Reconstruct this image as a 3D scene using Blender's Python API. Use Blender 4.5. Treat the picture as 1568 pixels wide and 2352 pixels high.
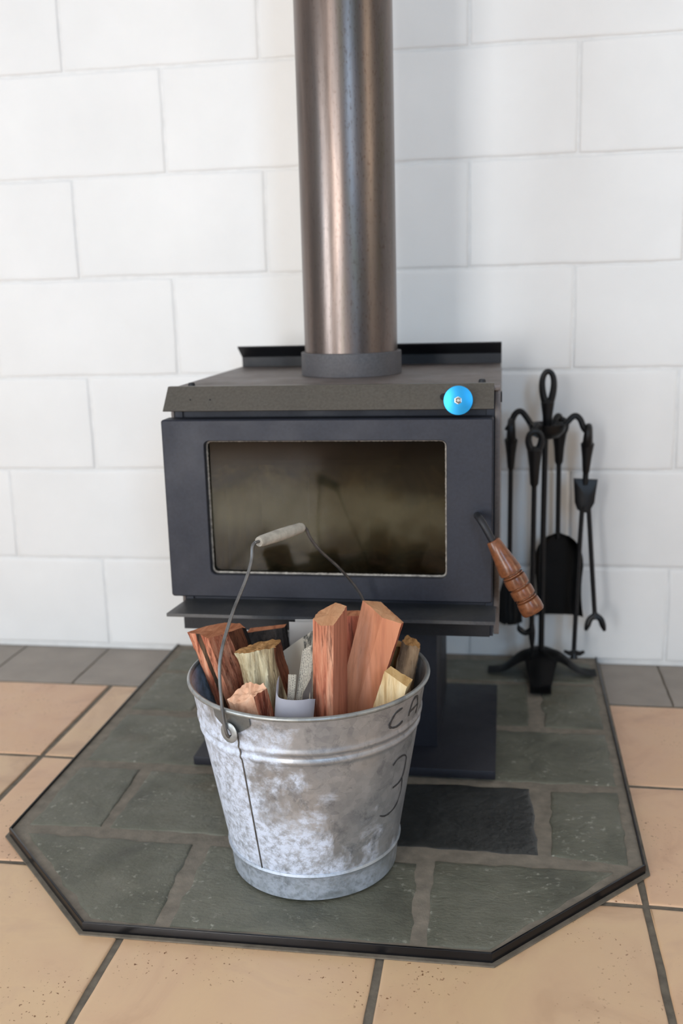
import bpy, bmesh, math, random
from mathutils import Vector, Matrix, noise
random.seed(7)
PI = math.pi
for o in list(bpy.data.objects):
    bpy.data.objects.remove(o)
scene = bpy.context.scene
COL = scene.collection

# ------------------------------------------------------------------ camera
cd = bpy.data.cameras.new('camera')
cam = bpy.data.objects.new('camera', cd)
COL.objects.link(cam)
cam.location = (0.86962, -2.00232, 0.76865)
cam.rotation_euler = (1.351733, 0.026706, 0.159405)
cd.sensor_fit = 'VERTICAL'
cd.sensor_height = 36.0
cd.lens = 2282.35 * 36.0 / 2352.0
cd.clip_start = 0.05
cd.dof.use_dof = True
cd.dof.focus_distance = 1.18
cd.dof.aperture_fstop = 4.0
scene.camera = cam

# ------------------------------------------------------------------ world + daylight
scene.view_settings.view_transform = 'Standard'
scene.view_settings.look = 'None'
scene.view_settings.gamma = 1.0
scene.view_settings.use_curve_mapping = False
scene.view_settings.exposure = 0.0
w = bpy.data.worlds.new('sky')
scene.world = w
w.use_nodes = True
w.node_tree.nodes['Background'].inputs[0].default_value = (0.75, 0.85, 1.0, 1)
w.node_tree.nodes['Background'].inputs[1].default_value = 1.0

ROOM = dict(x0=-1.7, x1=3.3, y0=-4.3, z1=2.5)
# windows: wall, range along the wall, z range, colour, watts
WINDOWS = [
    ('left', -3.4, -2.1, 0.4, 1.6, (0.80, 0.91, 1.0), 38.0),
    ('front', -0.95, -0.05, 0.1, 2.05, (0.985, 0.97, 0.95), 72.0),  # unseen; opening carried down near the floor to brighten the tiles
    ('front', 1.65, 2.35, 0.95, 2.3, (0.46, 0.71, 1.0), 36.0),
    ('right', -2.1, -1.3, 0.9, 2.0, (1.0, 0.82, 0.58), 11.0),
]
for i, (side, a0, a1, z0, z1, colr, watt) in enumerate(WINDOWS):
    ld = bpy.data.lights.new('daylight', 'AREA')
    ld.shape = 'RECTANGLE'
    ld.size = a1 - a0 - 0.1
    ld.size_y = z1 - z0 - 0.1
    ld.color = colr
    ld.energy = watt
    lo = bpy.data.objects.new('daylight', ld)
    COL.objects.link(lo)
    m = (a0 + a1) / 2
    zc = (z0 + z1) / 2
    if side == 'left':
        lo.location = (ROOM['x0'] - 0.03, m, zc); d = Vector((1, 0, 0))
    elif side == 'right':
        lo.location = (ROOM['x1'] + 0.03, m, zc); d = Vector((-1, 0, 0))
    else:
        lo.location = (m, ROOM['y0'] - 0.03, zc); d = Vector((0, 1, 0))
    lo.rotation_euler = d.to_track_quat('-Z', 'Y').to_euler()

# ------------------------------------------------------------------ material helpers
def lin(v):
    v /= 255.0
    return v / 12.92 if v <= 0.04045 else ((v + 0.055) / 1.055) ** 2.4

def rgb(r, g, b):
    return (lin(r), lin(g), lin(b), 1.0)

class Mat:
    def __init__(self, name, base=(0.5, 0.5, 0.5, 1), rough=0.5, metal=0.0, spec=0.5):
        self.m = bpy.data.materials.new(name)
        self.m.use_nodes = True
        self.nt = self.m.node_tree
        self.b = self.nt.nodes['Principled BSDF']
        self.b.inputs['Base Color'].default_value = base
        self.b.inputs['Roughness'].default_value = rough
        self.b.inputs['Metallic'].default_value = metal
        self.b.inputs['Specular IOR Level'].default_value = spec
        self._tc = None

    def n(self, t, **kw):
        nd = self.nt.nodes.new(t)
        for k, v in kw.items():
            if k.startswith('_'):
                setattr(nd, k[1:], v)
            else:
                self.put(nd, k.replace('__', ' '), v)
        return nd

    def put(self, nd, key, v):
        s = nd.inputs[int(key[1:])] if key[0] == 'i' and key[1:].isdigit() else nd.inputs[key]
        if isinstance(v, bpy.types.NodeSocket):
            self.nt.links.new(v, s)
        else:
            s.default_value = v

    def obj(self, scale=(1, 1, 1), rnd=False, uv=False):
        tc = self.n('ShaderNodeTexCoord')
        src = tc.outputs['UV' if uv else 'Object']
        if rnd:
            oi = self.n('ShaderNodeObjectInfo')
            mu = self.n('ShaderNodeVectorMath', _operation='SCALE', i0=(31.0, 17.0, 23.0), Scale=oi.outputs['Random'])
            ad = self.n('ShaderNodeVectorMath', _operation='ADD', i0=src, i1=mu.outputs[0])
            src = ad.outputs[0]
        mp = self.n('ShaderNodeMapping', Vector=src, Scale=scale)
        return mp.outputs[0]

    def noise(self, vec, scale, detail=4, rough=0.55, dist=0.0):
        return self.n('ShaderNodeTexNoise', Vector=vec, Scale=scale, Detail=detail, Roughness=rough, Distortion=dist).outputs['Fac']

    def ramp(self, fac, stops, interp='LINEAR'):
        r = self.n('ShaderNodeValToRGB', Fac=fac)
        cr = r.color_ramp
        cr.interpolation = interp
        while len(cr.elements) < len(stops):
            cr.elements.new(0.5)
        for e, (p, c) in zip(cr.elements, stops):
            e.position = p
            e.color = c if not isinstance(c, (int, float)) else (c, c, c, 1)
        return r.outputs['Color']

    def mix(self, fac, a, b, mode='MIX'):
        x = self.n('ShaderNodeMix', _data_type='RGBA', _blend_type=mode)
        self.put(x, 'i0', fac)
        self.put(x, 'i6', a)
        self.put(x, 'i7', b)
        return x.outputs[2]

    def math(self, op, a, b=0.0, clamp=False):
        x = self.n('ShaderNodeMath', _operation=op, i0=a, i1=b)
        x.use_clamp = clamp
        return x.outputs[0]

    def bump(self, h, strength=0.3, dist=0.002):
        bp = self.n('ShaderNodeBump', Height=h, Strength=strength, Distance=dist)
        self.put(self.b, 'Normal', bp.outputs[0])

    def set(self, **kw):
        for k, v in kw.items():
            self.put(self.b, k.replace('__', ' '), v)
        return self

M = {}

def simple(name, col, rough=0.5, metal=0.0, var=0.12, scale=30, bump=0.15, bdist=0.0006, spec=0.5, stretch=(1, 1, 1)):
    t = Mat(name, col, rough, metal, spec)
    v = t.obj(stretch, rnd=True)
    f = t.noise(v, scale, 5)
    dk = tuple(c * (1 - var * 2) for c in col[:3]) + (1,)
    lt = tuple(min(1, c * (1 + var * 2)) for c in col[:3]) + (1,)
    t.set(Base__Color=t.ramp(f, [(0.3, dk), (0.7, lt)]))
    if bump:
        t.bump(t.noise(v, scale * 6, 3), bump, bdist)
    M[name] = t.m
    return t

# walls: white paint over concrete block
t = Mat('painted_block', rgb(236, 236, 235), 0.5, 0, 0.35)
v = t.obj(rnd=True)
t.set(Base__Color=t.ramp(t.noise(v, 5, 4), [(0.3, rgb(232, 232, 231)), (0.7, rgb(239, 239, 238))]))
t.bump(t.noise(v, 160, 4, 0.6), 0.22, 0.0012)
M['block'] = t.m
simple('painted_mortar', rgb(228, 228, 227), 0.6, var=0.03, scale=40, bump=0.3, bdist=0.001)
simple('plaster', rgb(176, 176, 176), 0.7, var=0.02, scale=6, bump=0.1)
simple('ceiling_paint', rgb(205, 207, 210), 0.8, var=0.01, scale=6, bump=0)

# terracotta floor tile
t = Mat('terracotta', rgb(205, 165, 135), 0.36, 0, 0.55)
v = t.obj(rnd=True)
c1 = t.ramp(t.noise(v, 7, 5, 0.6, 0.6), [(0.28, rgb(192, 156, 128)), (0.45, rgb(212, 178, 147)), (0.58, rgb(216, 184, 150)), (0.75, rgb(204, 170, 143))])
oi = t.n('ShaderNodeObjectInfo')
hs = t.ramp(oi.outputs['Random'], [(0.0, rgb(252, 240, 234)), (0.5, rgb(255, 248, 241)), (1.0, rgb(250, 249, 240))])
c1 = t.mix(1.0, c1, hs, 'MULTIPLY')
pit = t.math('MULTIPLY', t.ramp(t.noise(v, 210, 2, 0.5), [(0.66, 0.0), (0.70, 1.0)]), t.ramp(t.noise(v, 9, 2), [(0.5, 0.0), (0.62, 1.0)]))
c1 = t.mix(pit, c1, rgb(120, 76, 40))
t.set(Base__Color=c1, Roughness=t.ramp(t.noise(v, 20, 4), [(0.3, 0.28), (0.7, 0.42)]))
t.bump(t.math('SUBTRACT', t.noise(v, 40, 4), pit), 0.16, 0.0012)
M['terracotta'] = t.m
simple('grey_tile', rgb(142, 132, 122), 0.45, var=0.06, scale=14, bump=0.1)
simple('floor_grout', rgb(106, 98, 86), 0.85, var=0.14, scale=60, bump=0.5, bdist=0.001)
simple('hearth_grout', rgb(120, 112, 100), 0.8, var=0.12, scale=50, bump=0.45, bdist=0.0012)

# slate
t = Mat('slate', rgb(92, 96, 86), 0.5, 0, 0.45)
v = t.obj(rnd=True)
c1 = t.ramp(t.noise(v, 9, 6, 0.6, 0.4), [(0.25, rgb(72, 72, 62)), (0.45, rgb(95, 95, 82)), (0.6, rgb(108, 107, 94)), (0.8, rgb(94, 95, 86))])
fl = t.math('MULTIPLY', t.ramp(t.noise(v, 120, 3, 0.6), [(0.58, 0.0), (0.70, 1.0)]), t.ramp(t.noise(v, 14, 3), [(0.46, 0.0), (0.60, 0.8)]))
rust = t.ramp(t.noise(v, 6, 4, 0.6), [(0.6, 0.0), (0.75, 0.55)])
c1 = t.mix(rust, c1, rgb(104, 88, 66))
c1 = t.mix(fl, c1, rgb(165, 165, 152))
t.set(Base__Color=c1, Roughness=t.ramp(t.noise(v, 30, 4), [(0.3, 0.34), (0.7, 0.52)]))
v2 = t.obj((1, 1.7, 1), rnd=True)
t.bump(t.math('ADD', t.noise(v2, 19, 10, 0.7, 0.25), t.math('MULTIPLY', t.noise(v2, 140, 4, 0.6), 0.3)), 0.9, 0.005)
M['slate'] = t.m
simple('slate_black', rgb(44, 45, 44), 0.42, var=0.16, scale=14, bump=0.7, bdist=0.003)
simple('edge_trim', rgb(24, 24, 27), 0.25, 0.4, var=0.1, scale=20, bump=0.05)

# stove metals
def stove(name, col, rough, dust, dcol):
    t = Mat(name, col, rough, 0.25, 0.5)
    v = t.obj()
    f = t.ramp(t.noise(v, 11, 5, 0.6, 0.3), [(0.35, 0.0), (0.8, dust)])
    sp = t.ramp(t.noise(v, 260, 2), [(0.3, tuple(c * 0.85 for c in col[:3]) + (1,)), (0.7, tuple(min(1, c * 1.18) for c in col[:3]) + (1,))])
    t.set(Base__Color=t.mix(f, sp, dcol), Roughness=t.ramp(t.noise(v, 17, 4), [(0.3, rough - 0.06), (0.7, rough + 0.1)]))
    t.bump(t.noise(v, 420, 2), 0.12, 0.0004)
    M[name] = t.m
stove('stove_paint', rgb(37, 40, 50), 0.5, 0.2, rgb(52, 55, 66))
stove('stove_bronze', rgb(84, 80, 74), 0.42, 0.3, rgb(104, 96, 84))
stove('stove_top_dust', rgb(92, 84, 80), 0.5, 0.8, rgb(128, 120, 118))
stove('stove_dark', rgb(32, 33, 37), 0.5, 0.2, rgb(50, 50, 54))
stove('pedestal_shade_paint', rgb(33, 34, 42), 0.5, 0.2, rgb(44, 46, 56))  # black paint, toned darker in place of shade under the body
stove('collar_cast', rgb(84, 84, 88), 0.6, 0.6, rgb(104, 92, 86))
stove('lip_worn', rgb(66, 68, 74), 0.38, 0.8, rgb(104, 102, 96))

t = Mat('flue_steel', rgb(120, 100, 92), 0.3, 0.9)
v = t.obj((1, 1, 0.10))
vz = t.obj((1, 1, 0.03))
c1 = t.ramp(t.noise(v, 14, 5, 0.6, 0.4), [(0.28, rgb(78, 68, 63)), (0.45, rgb(122, 108, 101)), (0.58, rgb(102, 94, 91)), (0.75, rgb(94, 88, 72))])
sp = t.obj((1, 1, 0.35))
spot = t.ramp(t.noise(sp, 330, 3, 0.65), [(0.56, 0.0), (0.70, 0.6)])
zone = t.ramp(t.noise(vz, 9, 3), [(0.42, 0.15), (0.62, 1.0)])
c1 = t.mix(t.math('MULTIPLY', spot, zone), c1, rgb(70, 52, 42))
t.set(Base__Color=c1, Roughness=t.ramp(t.noise(v, 26, 4), [(0.3, 0.24), (0.7, 0.42)]))
t.bump(t.math('ADD', t.noise(v, 40, 3), t.math('MULTIPLY', spot, 0.6)), 0.1, 0.001)
M['flue'] = t.m

t = Mat('sooty_glass')
nt = t.nt
nt.nodes.remove(t.b)
out = [x for x in nt.nodes if x.type == 'OUTPUT_MATERIAL'][0]
v = t.obj()
sx = t.n('ShaderNodeSeparateXYZ', Vector=v)
soot = t.noise(v, 13, 4, 0.55, 0.5)
grad = t.math('ADD', t.math('MULTIPLY', sx.outputs[2], 4.2), t.math('MULTIPLY', soot, 0.9))
tint = t.ramp(grad, [(0.30, rgb(188, 176, 150)), (0.55, rgb(190, 182, 154)), (0.78, rgb(96, 90, 82)), (1.0, rgb(70, 66, 62))])
tr = t.n('ShaderNodeBsdfTransparent', Color=tint)
gl = t.n('ShaderNodeBsdfGlossy', Color=(1, 1, 1, 1), Roughness=0.06)
fr = t.n('ShaderNodeFresnel', IOR=1.5)
df = t.n('ShaderNodeBsdfDiffuse', Color=rgb(112, 106, 84))
zc = t.math('ADD', sx.outputs[2], t.math('MULTIPLY', t.math('SUBTRACT', t.noise(v, 8, 3), 0.5), 0.12))
band = t.ramp(t.math('ADD', t.math('MULTIPLY', zc, 4.0), 0.5), [(0.14, 0.02), (0.32, 0.14), (0.44, 0.42), (0.52, 0.38), (0.64, 0.10), (0.80, 0.01)])
refl_band = t.math('MULTIPLY', band, t.ramp(t.noise(v, 16, 4), [(0.3, 0.6), (0.7, 1.0)]))  # olive band painted across mid pane for the room's reflection
m0 = t.n('ShaderNodeMixShader', i0=refl_band, i1=tr.outputs[0], i2=df.outputs[0])
m1 = t.n('ShaderNodeMixShader', i0=t.math('MULTIPLY', fr.outputs[0], 0.4), i1=m0.outputs[0], i2=gl.outputs[0])
nt.links.new(m1.outputs[0], out.inputs[0])
M['glass'] = t.m
t = Mat('window_glass')
nt = t.nt
nt.nodes.remove(t.b)
out = [x for x in nt.nodes if x.type == 'OUTPUT_MATERIAL'][0]
tr = t.n('ShaderNodeBsdfTransparent', Color=(0.95, 0.97, 0.96, 1))
gl = t.n('ShaderNodeBsdfGlossy', Roughness=0.0)
m1 = t.n('ShaderNodeMixShader', i0=t.n('ShaderNodeFresnel', IOR=1.45).outputs[0], i1=tr.outputs[0], i2=gl.outputs[0])
nt.links.new(m1.outputs[0], out.inputs[0])
M['window_glass'] = t.m
simple('firebrick', rgb(196, 176, 132), 0.9, var=0.22, scale=22, bump=0.5, bdist=0.002)
simple('ash', rgb(120, 110, 96), 0.95, var=0.35, scale=40, bump=0.8, bdist=0.004)
simple('gasket_rope', rgb(150, 144, 136), 0.9, var=0.25, scale=160, bump=0.8, bdist=0.001)
simple('blue_anodised', rgb(44, 152, 208), 0.3, 0.75, var=0.04, scale=30, bump=0)
simple('bolt_steel', rgb(170, 168, 164), 0.3, 0.9, var=0.1, scale=80, bump=0.05)
simple('white_mark', rgb(235, 235, 235), 0.6, var=0.01, bump=0)

t = Mat('turned_wood', rgb(140, 78, 40), 0.28, 0, 0.5)
v = t.obj((1, 1, 1))
c1 = t.ramp(t.noise(v, 90, 5, 0.6, 0.8), [(0.3, rgb(84, 48, 30)), (0.55, rgb(124, 76, 48)), (0.8, rgb(104, 62, 38))])
t.set(Base__Color=c1)
M['turned_wood'] = t.m

# galvanised steel
def galv(name, white, base_lo, base_hi):
    t = Mat(name, rgb(150, 152, 155), 0.45, 0.7)
    v = t.obj()
    vo = t.n('ShaderNodeTexVoronoi', Vector=v, Scale=120.0)
    sp = t.mix(0.7, t.ramp(vo.outputs['Color'], [(0.1, base_lo), (0.9, base_hi)]),
               t.ramp(t.noise(v, 14, 5, 0.6), [(0.3, base_lo), (0.7, base_hi)]))
    tan = t.ramp(t.noise(v, 11, 4, 0.6), [(0.5, 0.0), (0.66, 0.3)])  # tan patches painted in for floor colour reflected by the metal
    sp = t.mix(tan, sp, rgb(178, 172, 166))
    s = t.n('ShaderNodeSeparateXYZ', Vector=v)
    low = t.math('MULTIPLY', t.math('SUBTRACT', 0.19, s.outputs[2]), 1.5)
    left = t.math('MULTIPLY', t.math('ADD', s.outputs[0], 0.0), -2.4)
    k = t.math('ADD', t.math('ADD', low, left), t.noise(v, 17, 8, 0.68, 0.4))
    wm = t.ramp(k, [(0.50, 0.0), (0.66, white)])
    fine = t.ramp(t.noise(v, 110, 7, 0.75), [(0.38, 0.3), (0.56, 1.0)])
    wm = t.math('MULTIPLY', wm, fine)
    dark = t.ramp(t.noise(v, 38, 6, 0.7, 0.5), [(0.54, 0.0), (0.70, 0.65)])
    sp = t.mix(dark, sp, rgb(104, 110, 116))
    colr = t.mix(wm, sp, rgb(212, 222, 240))
    rust = t.ramp(t.noise(v, 26, 5, 0.7), [(0.70, 0.0), (0.76, 0.6)])
    colr = t.mix(t.math('MULTIPLY', rust, wm), colr, rgb(150, 110, 84))
    t.set(Base__Color=colr, Metallic=t.math('SUBTRACT', 0.65, t.math('MULTIPLY', wm, 0.6)),
          Roughness=t.math('ADD', 0.40, t.math('MULTIPLY', wm, 0.3)))
    t.bump(t.noise(v, 60, 4), 0.1, 0.0008)
    M[name] = t.m
galv('galvanised', 0.95, rgb(140, 144, 150), rgb(196, 198, 202))
galv('galvanised_rim', 0.1, rgb(132, 136, 136), rgb(178, 180, 178))
galv('galvanised_foot', 0.45, rgb(136, 144, 152), rgb(176, 184, 190))
simple('seam_dark', rgb(96, 92, 88), 0.5, 0.5, var=0.2, scale=60)
simple('wire_steel', rgb(120, 120, 120), 0.38, 0.8, var=0.15, scale=60, bump=0.1)
simple('old_grip', rgb(176, 170, 158), 0.75, var=0.16, scale=70, bump=0.5, bdist=0.001)
t = Mat('marker_ink', rgb(58, 58, 60), 0.45)
M['marker'] = t.m

# firewood
def wood(name, cols, rough=0.75, bump=0.6, sc=60, zs=0.07, dist=0.5, streak=0.75):
    t = Mat(name, cols[0], rough, 0, 0.25)
    v = t.obj((1, 1, zs), rnd=True)
    f = t.noise(v, sc, 6, 0.62, dist)
    n = len(cols)
    c1 = t.ramp(f, [(0.36 + 0.30 * i / max(1, n - 1), c) for i, c in enumerate(cols)])
    pv = t.obj((1, 1, 0.4), rnd=True)
    big = t.ramp(t.noise(pv, 24, 4, 0.6), [(0.45, 0.0), (0.72, 0.4)])
    c1 = t.mix(big, c1, cols[0])
    st = t.ramp(t.noise(v, sc * 4.5, 4, 0.6, 0.2), [(0.52, 0.0), (0.66, streak)])
    dk = tuple(q * 0.42 for q in cols[0][:3]) + (1,)
    c1 = t.mix(st, c1, dk)
    hl = t.ramp(t.noise(v, sc * 7.0, 3, 0.6), [(0.58, 0.0), (0.68, streak * 0.7)])
    c1 = t.mix(hl, c1, cols[-1])
    t.set(Base__Color=c1)
    t.bump(t.math('ADD', f, t.math('MULTIPLY', t.noise(v, sc * 4.5, 4), 0.8)), bump, 0.0025)
    M[name] = t.m
wood('red_split', [rgb(128, 66, 48), rgb(180, 108, 82), rgb(204, 136, 106), rgb(222, 164, 134)])
wood('red_deep', [rgb(96, 46, 34), rgb(150, 80, 60), rgb(170, 98, 74), rgb(136, 72, 54)])
wood('salmon_face', [rgb(196, 128, 98), rgb(214, 144, 108), rgb(220, 152, 118), rgb(226, 164, 134)], bump=0.3, sc=40, streak=0.22)
wood('salmon_side', [rgb(166, 104, 82), rgb(186, 120, 96), rgb(196, 132, 108)], bump=0.35, sc=40, streak=0.3)
wood('brown_groove', [rgb(60, 46, 36), rgb(92, 70, 54), rgb(110, 86, 66)])
wood('brown_side', [rgb(86, 50, 34), rgb(118, 72, 50), rgb(132, 84, 60)])
wood('black_bark', [rgb(22, 20, 20), rgb(38, 34, 33), rgb(54, 48, 45)], bump=1.0, sc=40, zs=0.5)
wood('cream_gnarl', [rgb(112, 92, 68), rgb(170, 152, 118), rgb(210, 198, 164), rgb(220, 210, 180)], bump=1.0, sc=46, zs=0.13, dist=1.2, streak=0.3)
wood('pale_split', [rgb(186, 150, 100), rgb(216, 186, 138), rgb(232, 210, 168), rgb(238, 220, 182)], bump=0.5, streak=0.3)
wood('drab_split', [rgb(112, 90, 70), rgb(152, 126, 98), rgb(176, 150, 120)], bump=0.8, streak=0.4)
wood('olive_split', [rgb(96, 78, 44), rgb(126, 104, 64), rgb(142, 120, 80)], bump=0.8)
def endgrain(name, a, b, c):
    t = Mat(name, a, 0.8, 0, 0.2)
    v = t.obj((1, 0.22, 0.5), rnd=True)
    t.set(Base__Color=t.ramp(t.noise(v, 75, 5, 0.6, 1.0), [(0.3, a), (0.5, b), (0.72, c)]))
    t.bump(t.noise(v, 150, 4, 0.7), 0.5, 0.0015)
    M[name] = t.m
endgrain('end_orange', rgb(176, 120, 84), rgb(206, 152, 112), rgb(220, 170, 130))
endgrain('end_red', rgb(150, 90, 64), rgb(188, 124, 90), rgb(204, 144, 108))
endgrain('end_brown', rgb(130, 94, 56), rgb(166, 124, 78), rgb(188, 146, 98))
endgrain('end_pale', rgb(190, 150, 94), rgb(214, 178, 122), rgb(226, 194, 142))
endgrain('end_pink', rgb(206, 148, 116), rgb(230, 180, 148), rgb(240, 198, 168))

# newsprint
simple('newsprint', rgb(214, 212, 210), 0.85, var=0.03, scale=12, bump=0.1)
simple('newsprint_blue', rgb(206, 206, 216), 0.85, var=0.03, scale=12, bump=0.1)
t = Mat('newsprint_text', rgb(222, 216, 202), 0.85, 0, 0.2)
v = t.obj(uv=True)
s = t.n('ShaderNodeSeparateXYZ', Vector=v)
row = t.math('FRACT', t.math('MULTIPLY', s.outputs[0], 5.0))
rowm = t.math('MULTIPLY', t.math('GREATER_THAN', row, 0.35), t.math('LESS_THAN', row, 0.75))
wv = t.obj((5, 60, 1), uv=True)
word = t.ramp(t.noise(wv, 1.6, 2), [(0.46, 0.0), (0.5, 0.75)])
t.set(Base__Color=t.mix(t.math('MULTIPLY', rowm, word), rgb(222, 216, 202), rgb(92, 88, 84)))
M['newsprint_text'] = t.m
t = Mat('newsprint_photo', rgb(150, 150, 146), 0.85, 0, 0.2)
v = t.obj((3, 2.2, 1), uv=True)
pm = t.n('ShaderNodeSeparateXYZ', Vector=t.obj(uv=True))
mk = t.ramp(t.math('ADD', pm.outputs[0], t.math('MULTIPLY', pm.outputs[1], -0.35)), [(0.16, 0.0), (0.22, 1.0)])
t.set(Base__Color=t.mix(mk, rgb(224, 220, 208), t.ramp(t.noise(v, 1.5, 6, 0.65, 1.5), [(0.34, rgb(70, 74, 70)), (0.44, rgb(150, 150, 144)), (0.52, rgb(224, 220, 208)), (0.62, rgb(228, 224, 212)), (0.72, rgb(110, 112, 108))])))
M['newsprint_photo'] = t.m
t = Mat('newsprint_dots', rgb(120, 112, 108), 0.85, 0, 0.2)
v = t.obj((4, 4, 1), uv=True)
vo = t.n('ShaderNodeTexVoronoi', Vector=v, Scale=1.0)
t.set(Base__Color=t.ramp(vo.outputs['Distance'], [(0.22, rgb(212, 196, 172)), (0.28, rgb(112, 104, 100))]))
M['newsprint_dots'] = t.m
simple('black_iron', rgb(22, 22, 24), 0.42, 0.35, var=0.12, scale=30, bump=0.12)
simple('bristle', rgb(16, 16, 17), 0.8, var=0.3, scale=90, bump=0.6, stretch=(1, 1, 0.1))
simple('window_frame_paint', rgb(228, 226, 220), 0.5, var=0.01, bump=0)

# ------------------------------------------------------------------ mesh helpers
def wloc(o):
    p = Vector((0, 0, 0))
    while o is not None:
        p += Vector(o.location)
        o = o.parent
    return p

def link(name, me, parent=None, loc=None):
    o = bpy.data.objects.new(name, me)
    COL.objects.link(o)
    if parent is not None:
        o.parent = parent
    if loc is not None:
        o.location = loc
    return o

def thing(name, label, cat, loc, group=None):
    o = bpy.data.objects.new(name, None)
    o.empty_display_size = 0.05
    COL.objects.link(o)
    o.location = loc
    return tag(o, label, cat, group)

def tag(o, label=None, cat=None, group=None, kind=None):
    if label: o['label'] = label
    if cat: o['category'] = cat
    if group: o['group'] = group
    if kind: o['kind'] = kind
    return o

class MB:
    """collects world-space geometry for ONE mesh object"""
    def __init__(self):
        self.bm = bmesh.new()
        self.uv = None

    def faces(self, vs, fs, mi=0):
        bv = [self.bm.verts.new(v) for v in vs]
        for f in fs:
            if isinstance(f[-1], tuple):
                f, m = f[:-1], f[-1][0]
            else:
                m = mi
            try:
                fc = self.bm.faces.new([bv[i] for i in f])
                fc.material_index = m
            except ValueError:
                pass
        return bv

    def box(self, lo, hi, bev=0.0, mi=0, seg=2):
        r = bmesh.ops.create_cube(self.bm, size=1.0)
        vs = r['verts']
        for v in vs:
            for k in range(3):
                v.co[k] = lo[k] + (v.co[k] + 0.5) * (hi[k] - lo[k])
        fs = set(f for v in vs for f in v.link_faces)
        for f in fs: f.material_index = mi
        if bev:
            es = list(set(e for v in vs for e in v.link_edges))
            bmesh.ops.bevel(self.bm, geom=es, offset=bev, segments=seg, affect='EDGES', profile=0.5)
        return self

    def prism(self, poly, z0, z1, bev=0.0, mi=0, top=None):
        n = len(poly)
        tp = top or poly
        vs = [(x, y, z0) for x, y in poly] + [(x, y, z1) for x, y in tp]
        fs = [tuple(range(n - 1, -1, -1)), tuple(range(n, 2 * n))] + [(i, (i + 1) % n, n + (i + 1) % n, n + i) for i in range(n)]
        bv = self.faces(vs, fs, mi)
        if bev:
            es = [e for e in set(e for v in bv for e in v.link_edges) if all(q in bv[n:] for q in e.verts)]
            bmesh.ops.bevel(self.bm, geom=es, offset=bev, segments=2, affect='EDGES', profile=0.5)
        return self

    def prism_x(self, poly_yz, x0, x1, mi=0):
        n = len(poly_yz)
        vs = [(x0, y, z) for y, z in poly_yz] + [(x1, y, z) for y, z in poly_yz]
        fs = [tuple(range(n)), tuple(range(2 * n - 1, n - 1, -1))] + [(i, n + i, n + (i + 1) % n, (i + 1) % n) for i in range(n)]
        self.faces(vs, fs, mi)
        return self

    def tube(self, path, rad, seg=12, cap=True, mi=0, flat=1.0, up=(0, 0, 1), closed=False):
        pts = [Vector(p) for p in path]
        n = len(pts)
        rs = rad if isinstance(rad, (list, tuple)) else [rad] * n
        tans = []
        for i in range(n):
            if closed:
                a = pts[(i - 1) % n]; b = pts[(i + 1) % n]
            else:
                a = pts[max(0, i - 1)]; b = pts[min(n - 1, i + 1)]
            tans.append((b - a).normalized())
        u = Vector(up)
        if abs(u.dot(tans[0])) > 0.95: u = Vector((1, 0, 0))
        nrm = (u - tans[0] * u.dot(tans[0])).normalized()
        rings = []
        for i in range(n):
            nrm = (nrm - tans[i] * nrm.dot(tans[i])).normalized()
            bn = tans[i].cross(nrm)
            rings.append([self.bm.verts.new(pts[i] + (nrm * math.cos(2 * PI * k / seg) + bn * math.sin(2 * PI * k / seg) * flat) * rs[i]) for k in range(seg)])
        m = n if closed else n - 1
        for i in range(m):
            A, B = rings[i], rings[(i + 1) % n]
            for k in range(seg):
                f = self.bm.faces.new((A[k], A[(k + 1) % seg], B[(k + 1) % seg], B[k])); f.material_index = mi
        if cap and not closed:
            f = self.bm.faces.new(rings[0][::-1]); f.material_index = mi
            f = self.bm.faces.new(rings[-1]); f.material_index = mi
        return self

    def lathe(self, prof, c=(0, 0), seg=64, mi=0, closed=False):
        """profile of (r, z) about a vertical axis at c"""
        rings = []
        for r, z in prof:
            rings.append([self.bm.verts.new((c[0] + r * math.cos(2 * PI * k / seg), c[1] + r * math.sin(2 * PI * k / seg), z)) for k in range(seg)])
        m = len(rings) if closed else len(rings) - 1
        for i in range(m):
            A, B = rings[i], rings[(i + 1) % len(rings)]
            for k in range(seg):
                f = self.bm.faces.new((A[k], A[(k + 1) % seg], B[(k + 1) % seg], B[k])); f.material_index = mi
        if not closed:
            for R_, rev in ((rings[0], True), (rings[-1], False)):
                f = self.bm.faces.new(R_[::-1] if rev else R_); f.material_index = mi
        return self

    def lathe_dir(self, prof, a, d, seg=24, mi=0):
        """profile of (r, s) about the line a + s*d"""
        a = Vector(a); d = Vector(d).normalized()
        u = Vector((0, 0, 1)) if abs(d.z) < 0.9 else Vector((1, 0, 0))
        e1 = (u - d * u.dot(d)).normalized(); e2 = d.cross(e1)
        rings = [[self.bm.verts.new(a + d * s + (e1 * math.cos(2 * PI * k / seg) + e2 * math.sin(2 * PI * k / seg)) * r) for k in range(seg)] for r, s in prof]
        for A, B in zip(rings, rings[1:]):
            for k in range(seg):
                f = self.bm.faces.new((A[k], A[(k + 1) % seg], B[(k + 1) % seg], B[k])); f.material_index = mi
        self.bm.faces.new(rings[0][::-1]); self.bm.faces.new(rings[-1])
        return self

    def grid(self, fn, nu, nv, mi=0, uvs=True):
        """open sheet fn(u, v) -> point, with UVs"""
        V = [[self.bm.verts.new(fn(i / nu, j / nv)) for j in range(nv + 1)] for i in range(nu + 1)]
        if uvs and self.uv is None:
            self.uv = self.bm.loops.layers.uv.new('UVMap')
        for i in range(nu):
            for j in range(nv):
                q = [(i, j), (i + 1, j), (i + 1, j + 1), (i, j + 1)]
                f = self.bm.faces.new([V[a][b] for a, b in q]); f.material_index = mi
                if uvs:
                    for lp, (a, b) in zip(f.loops, q):
                        lp[self.uv].uv = (a / nu, b / nv)
        return self

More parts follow.
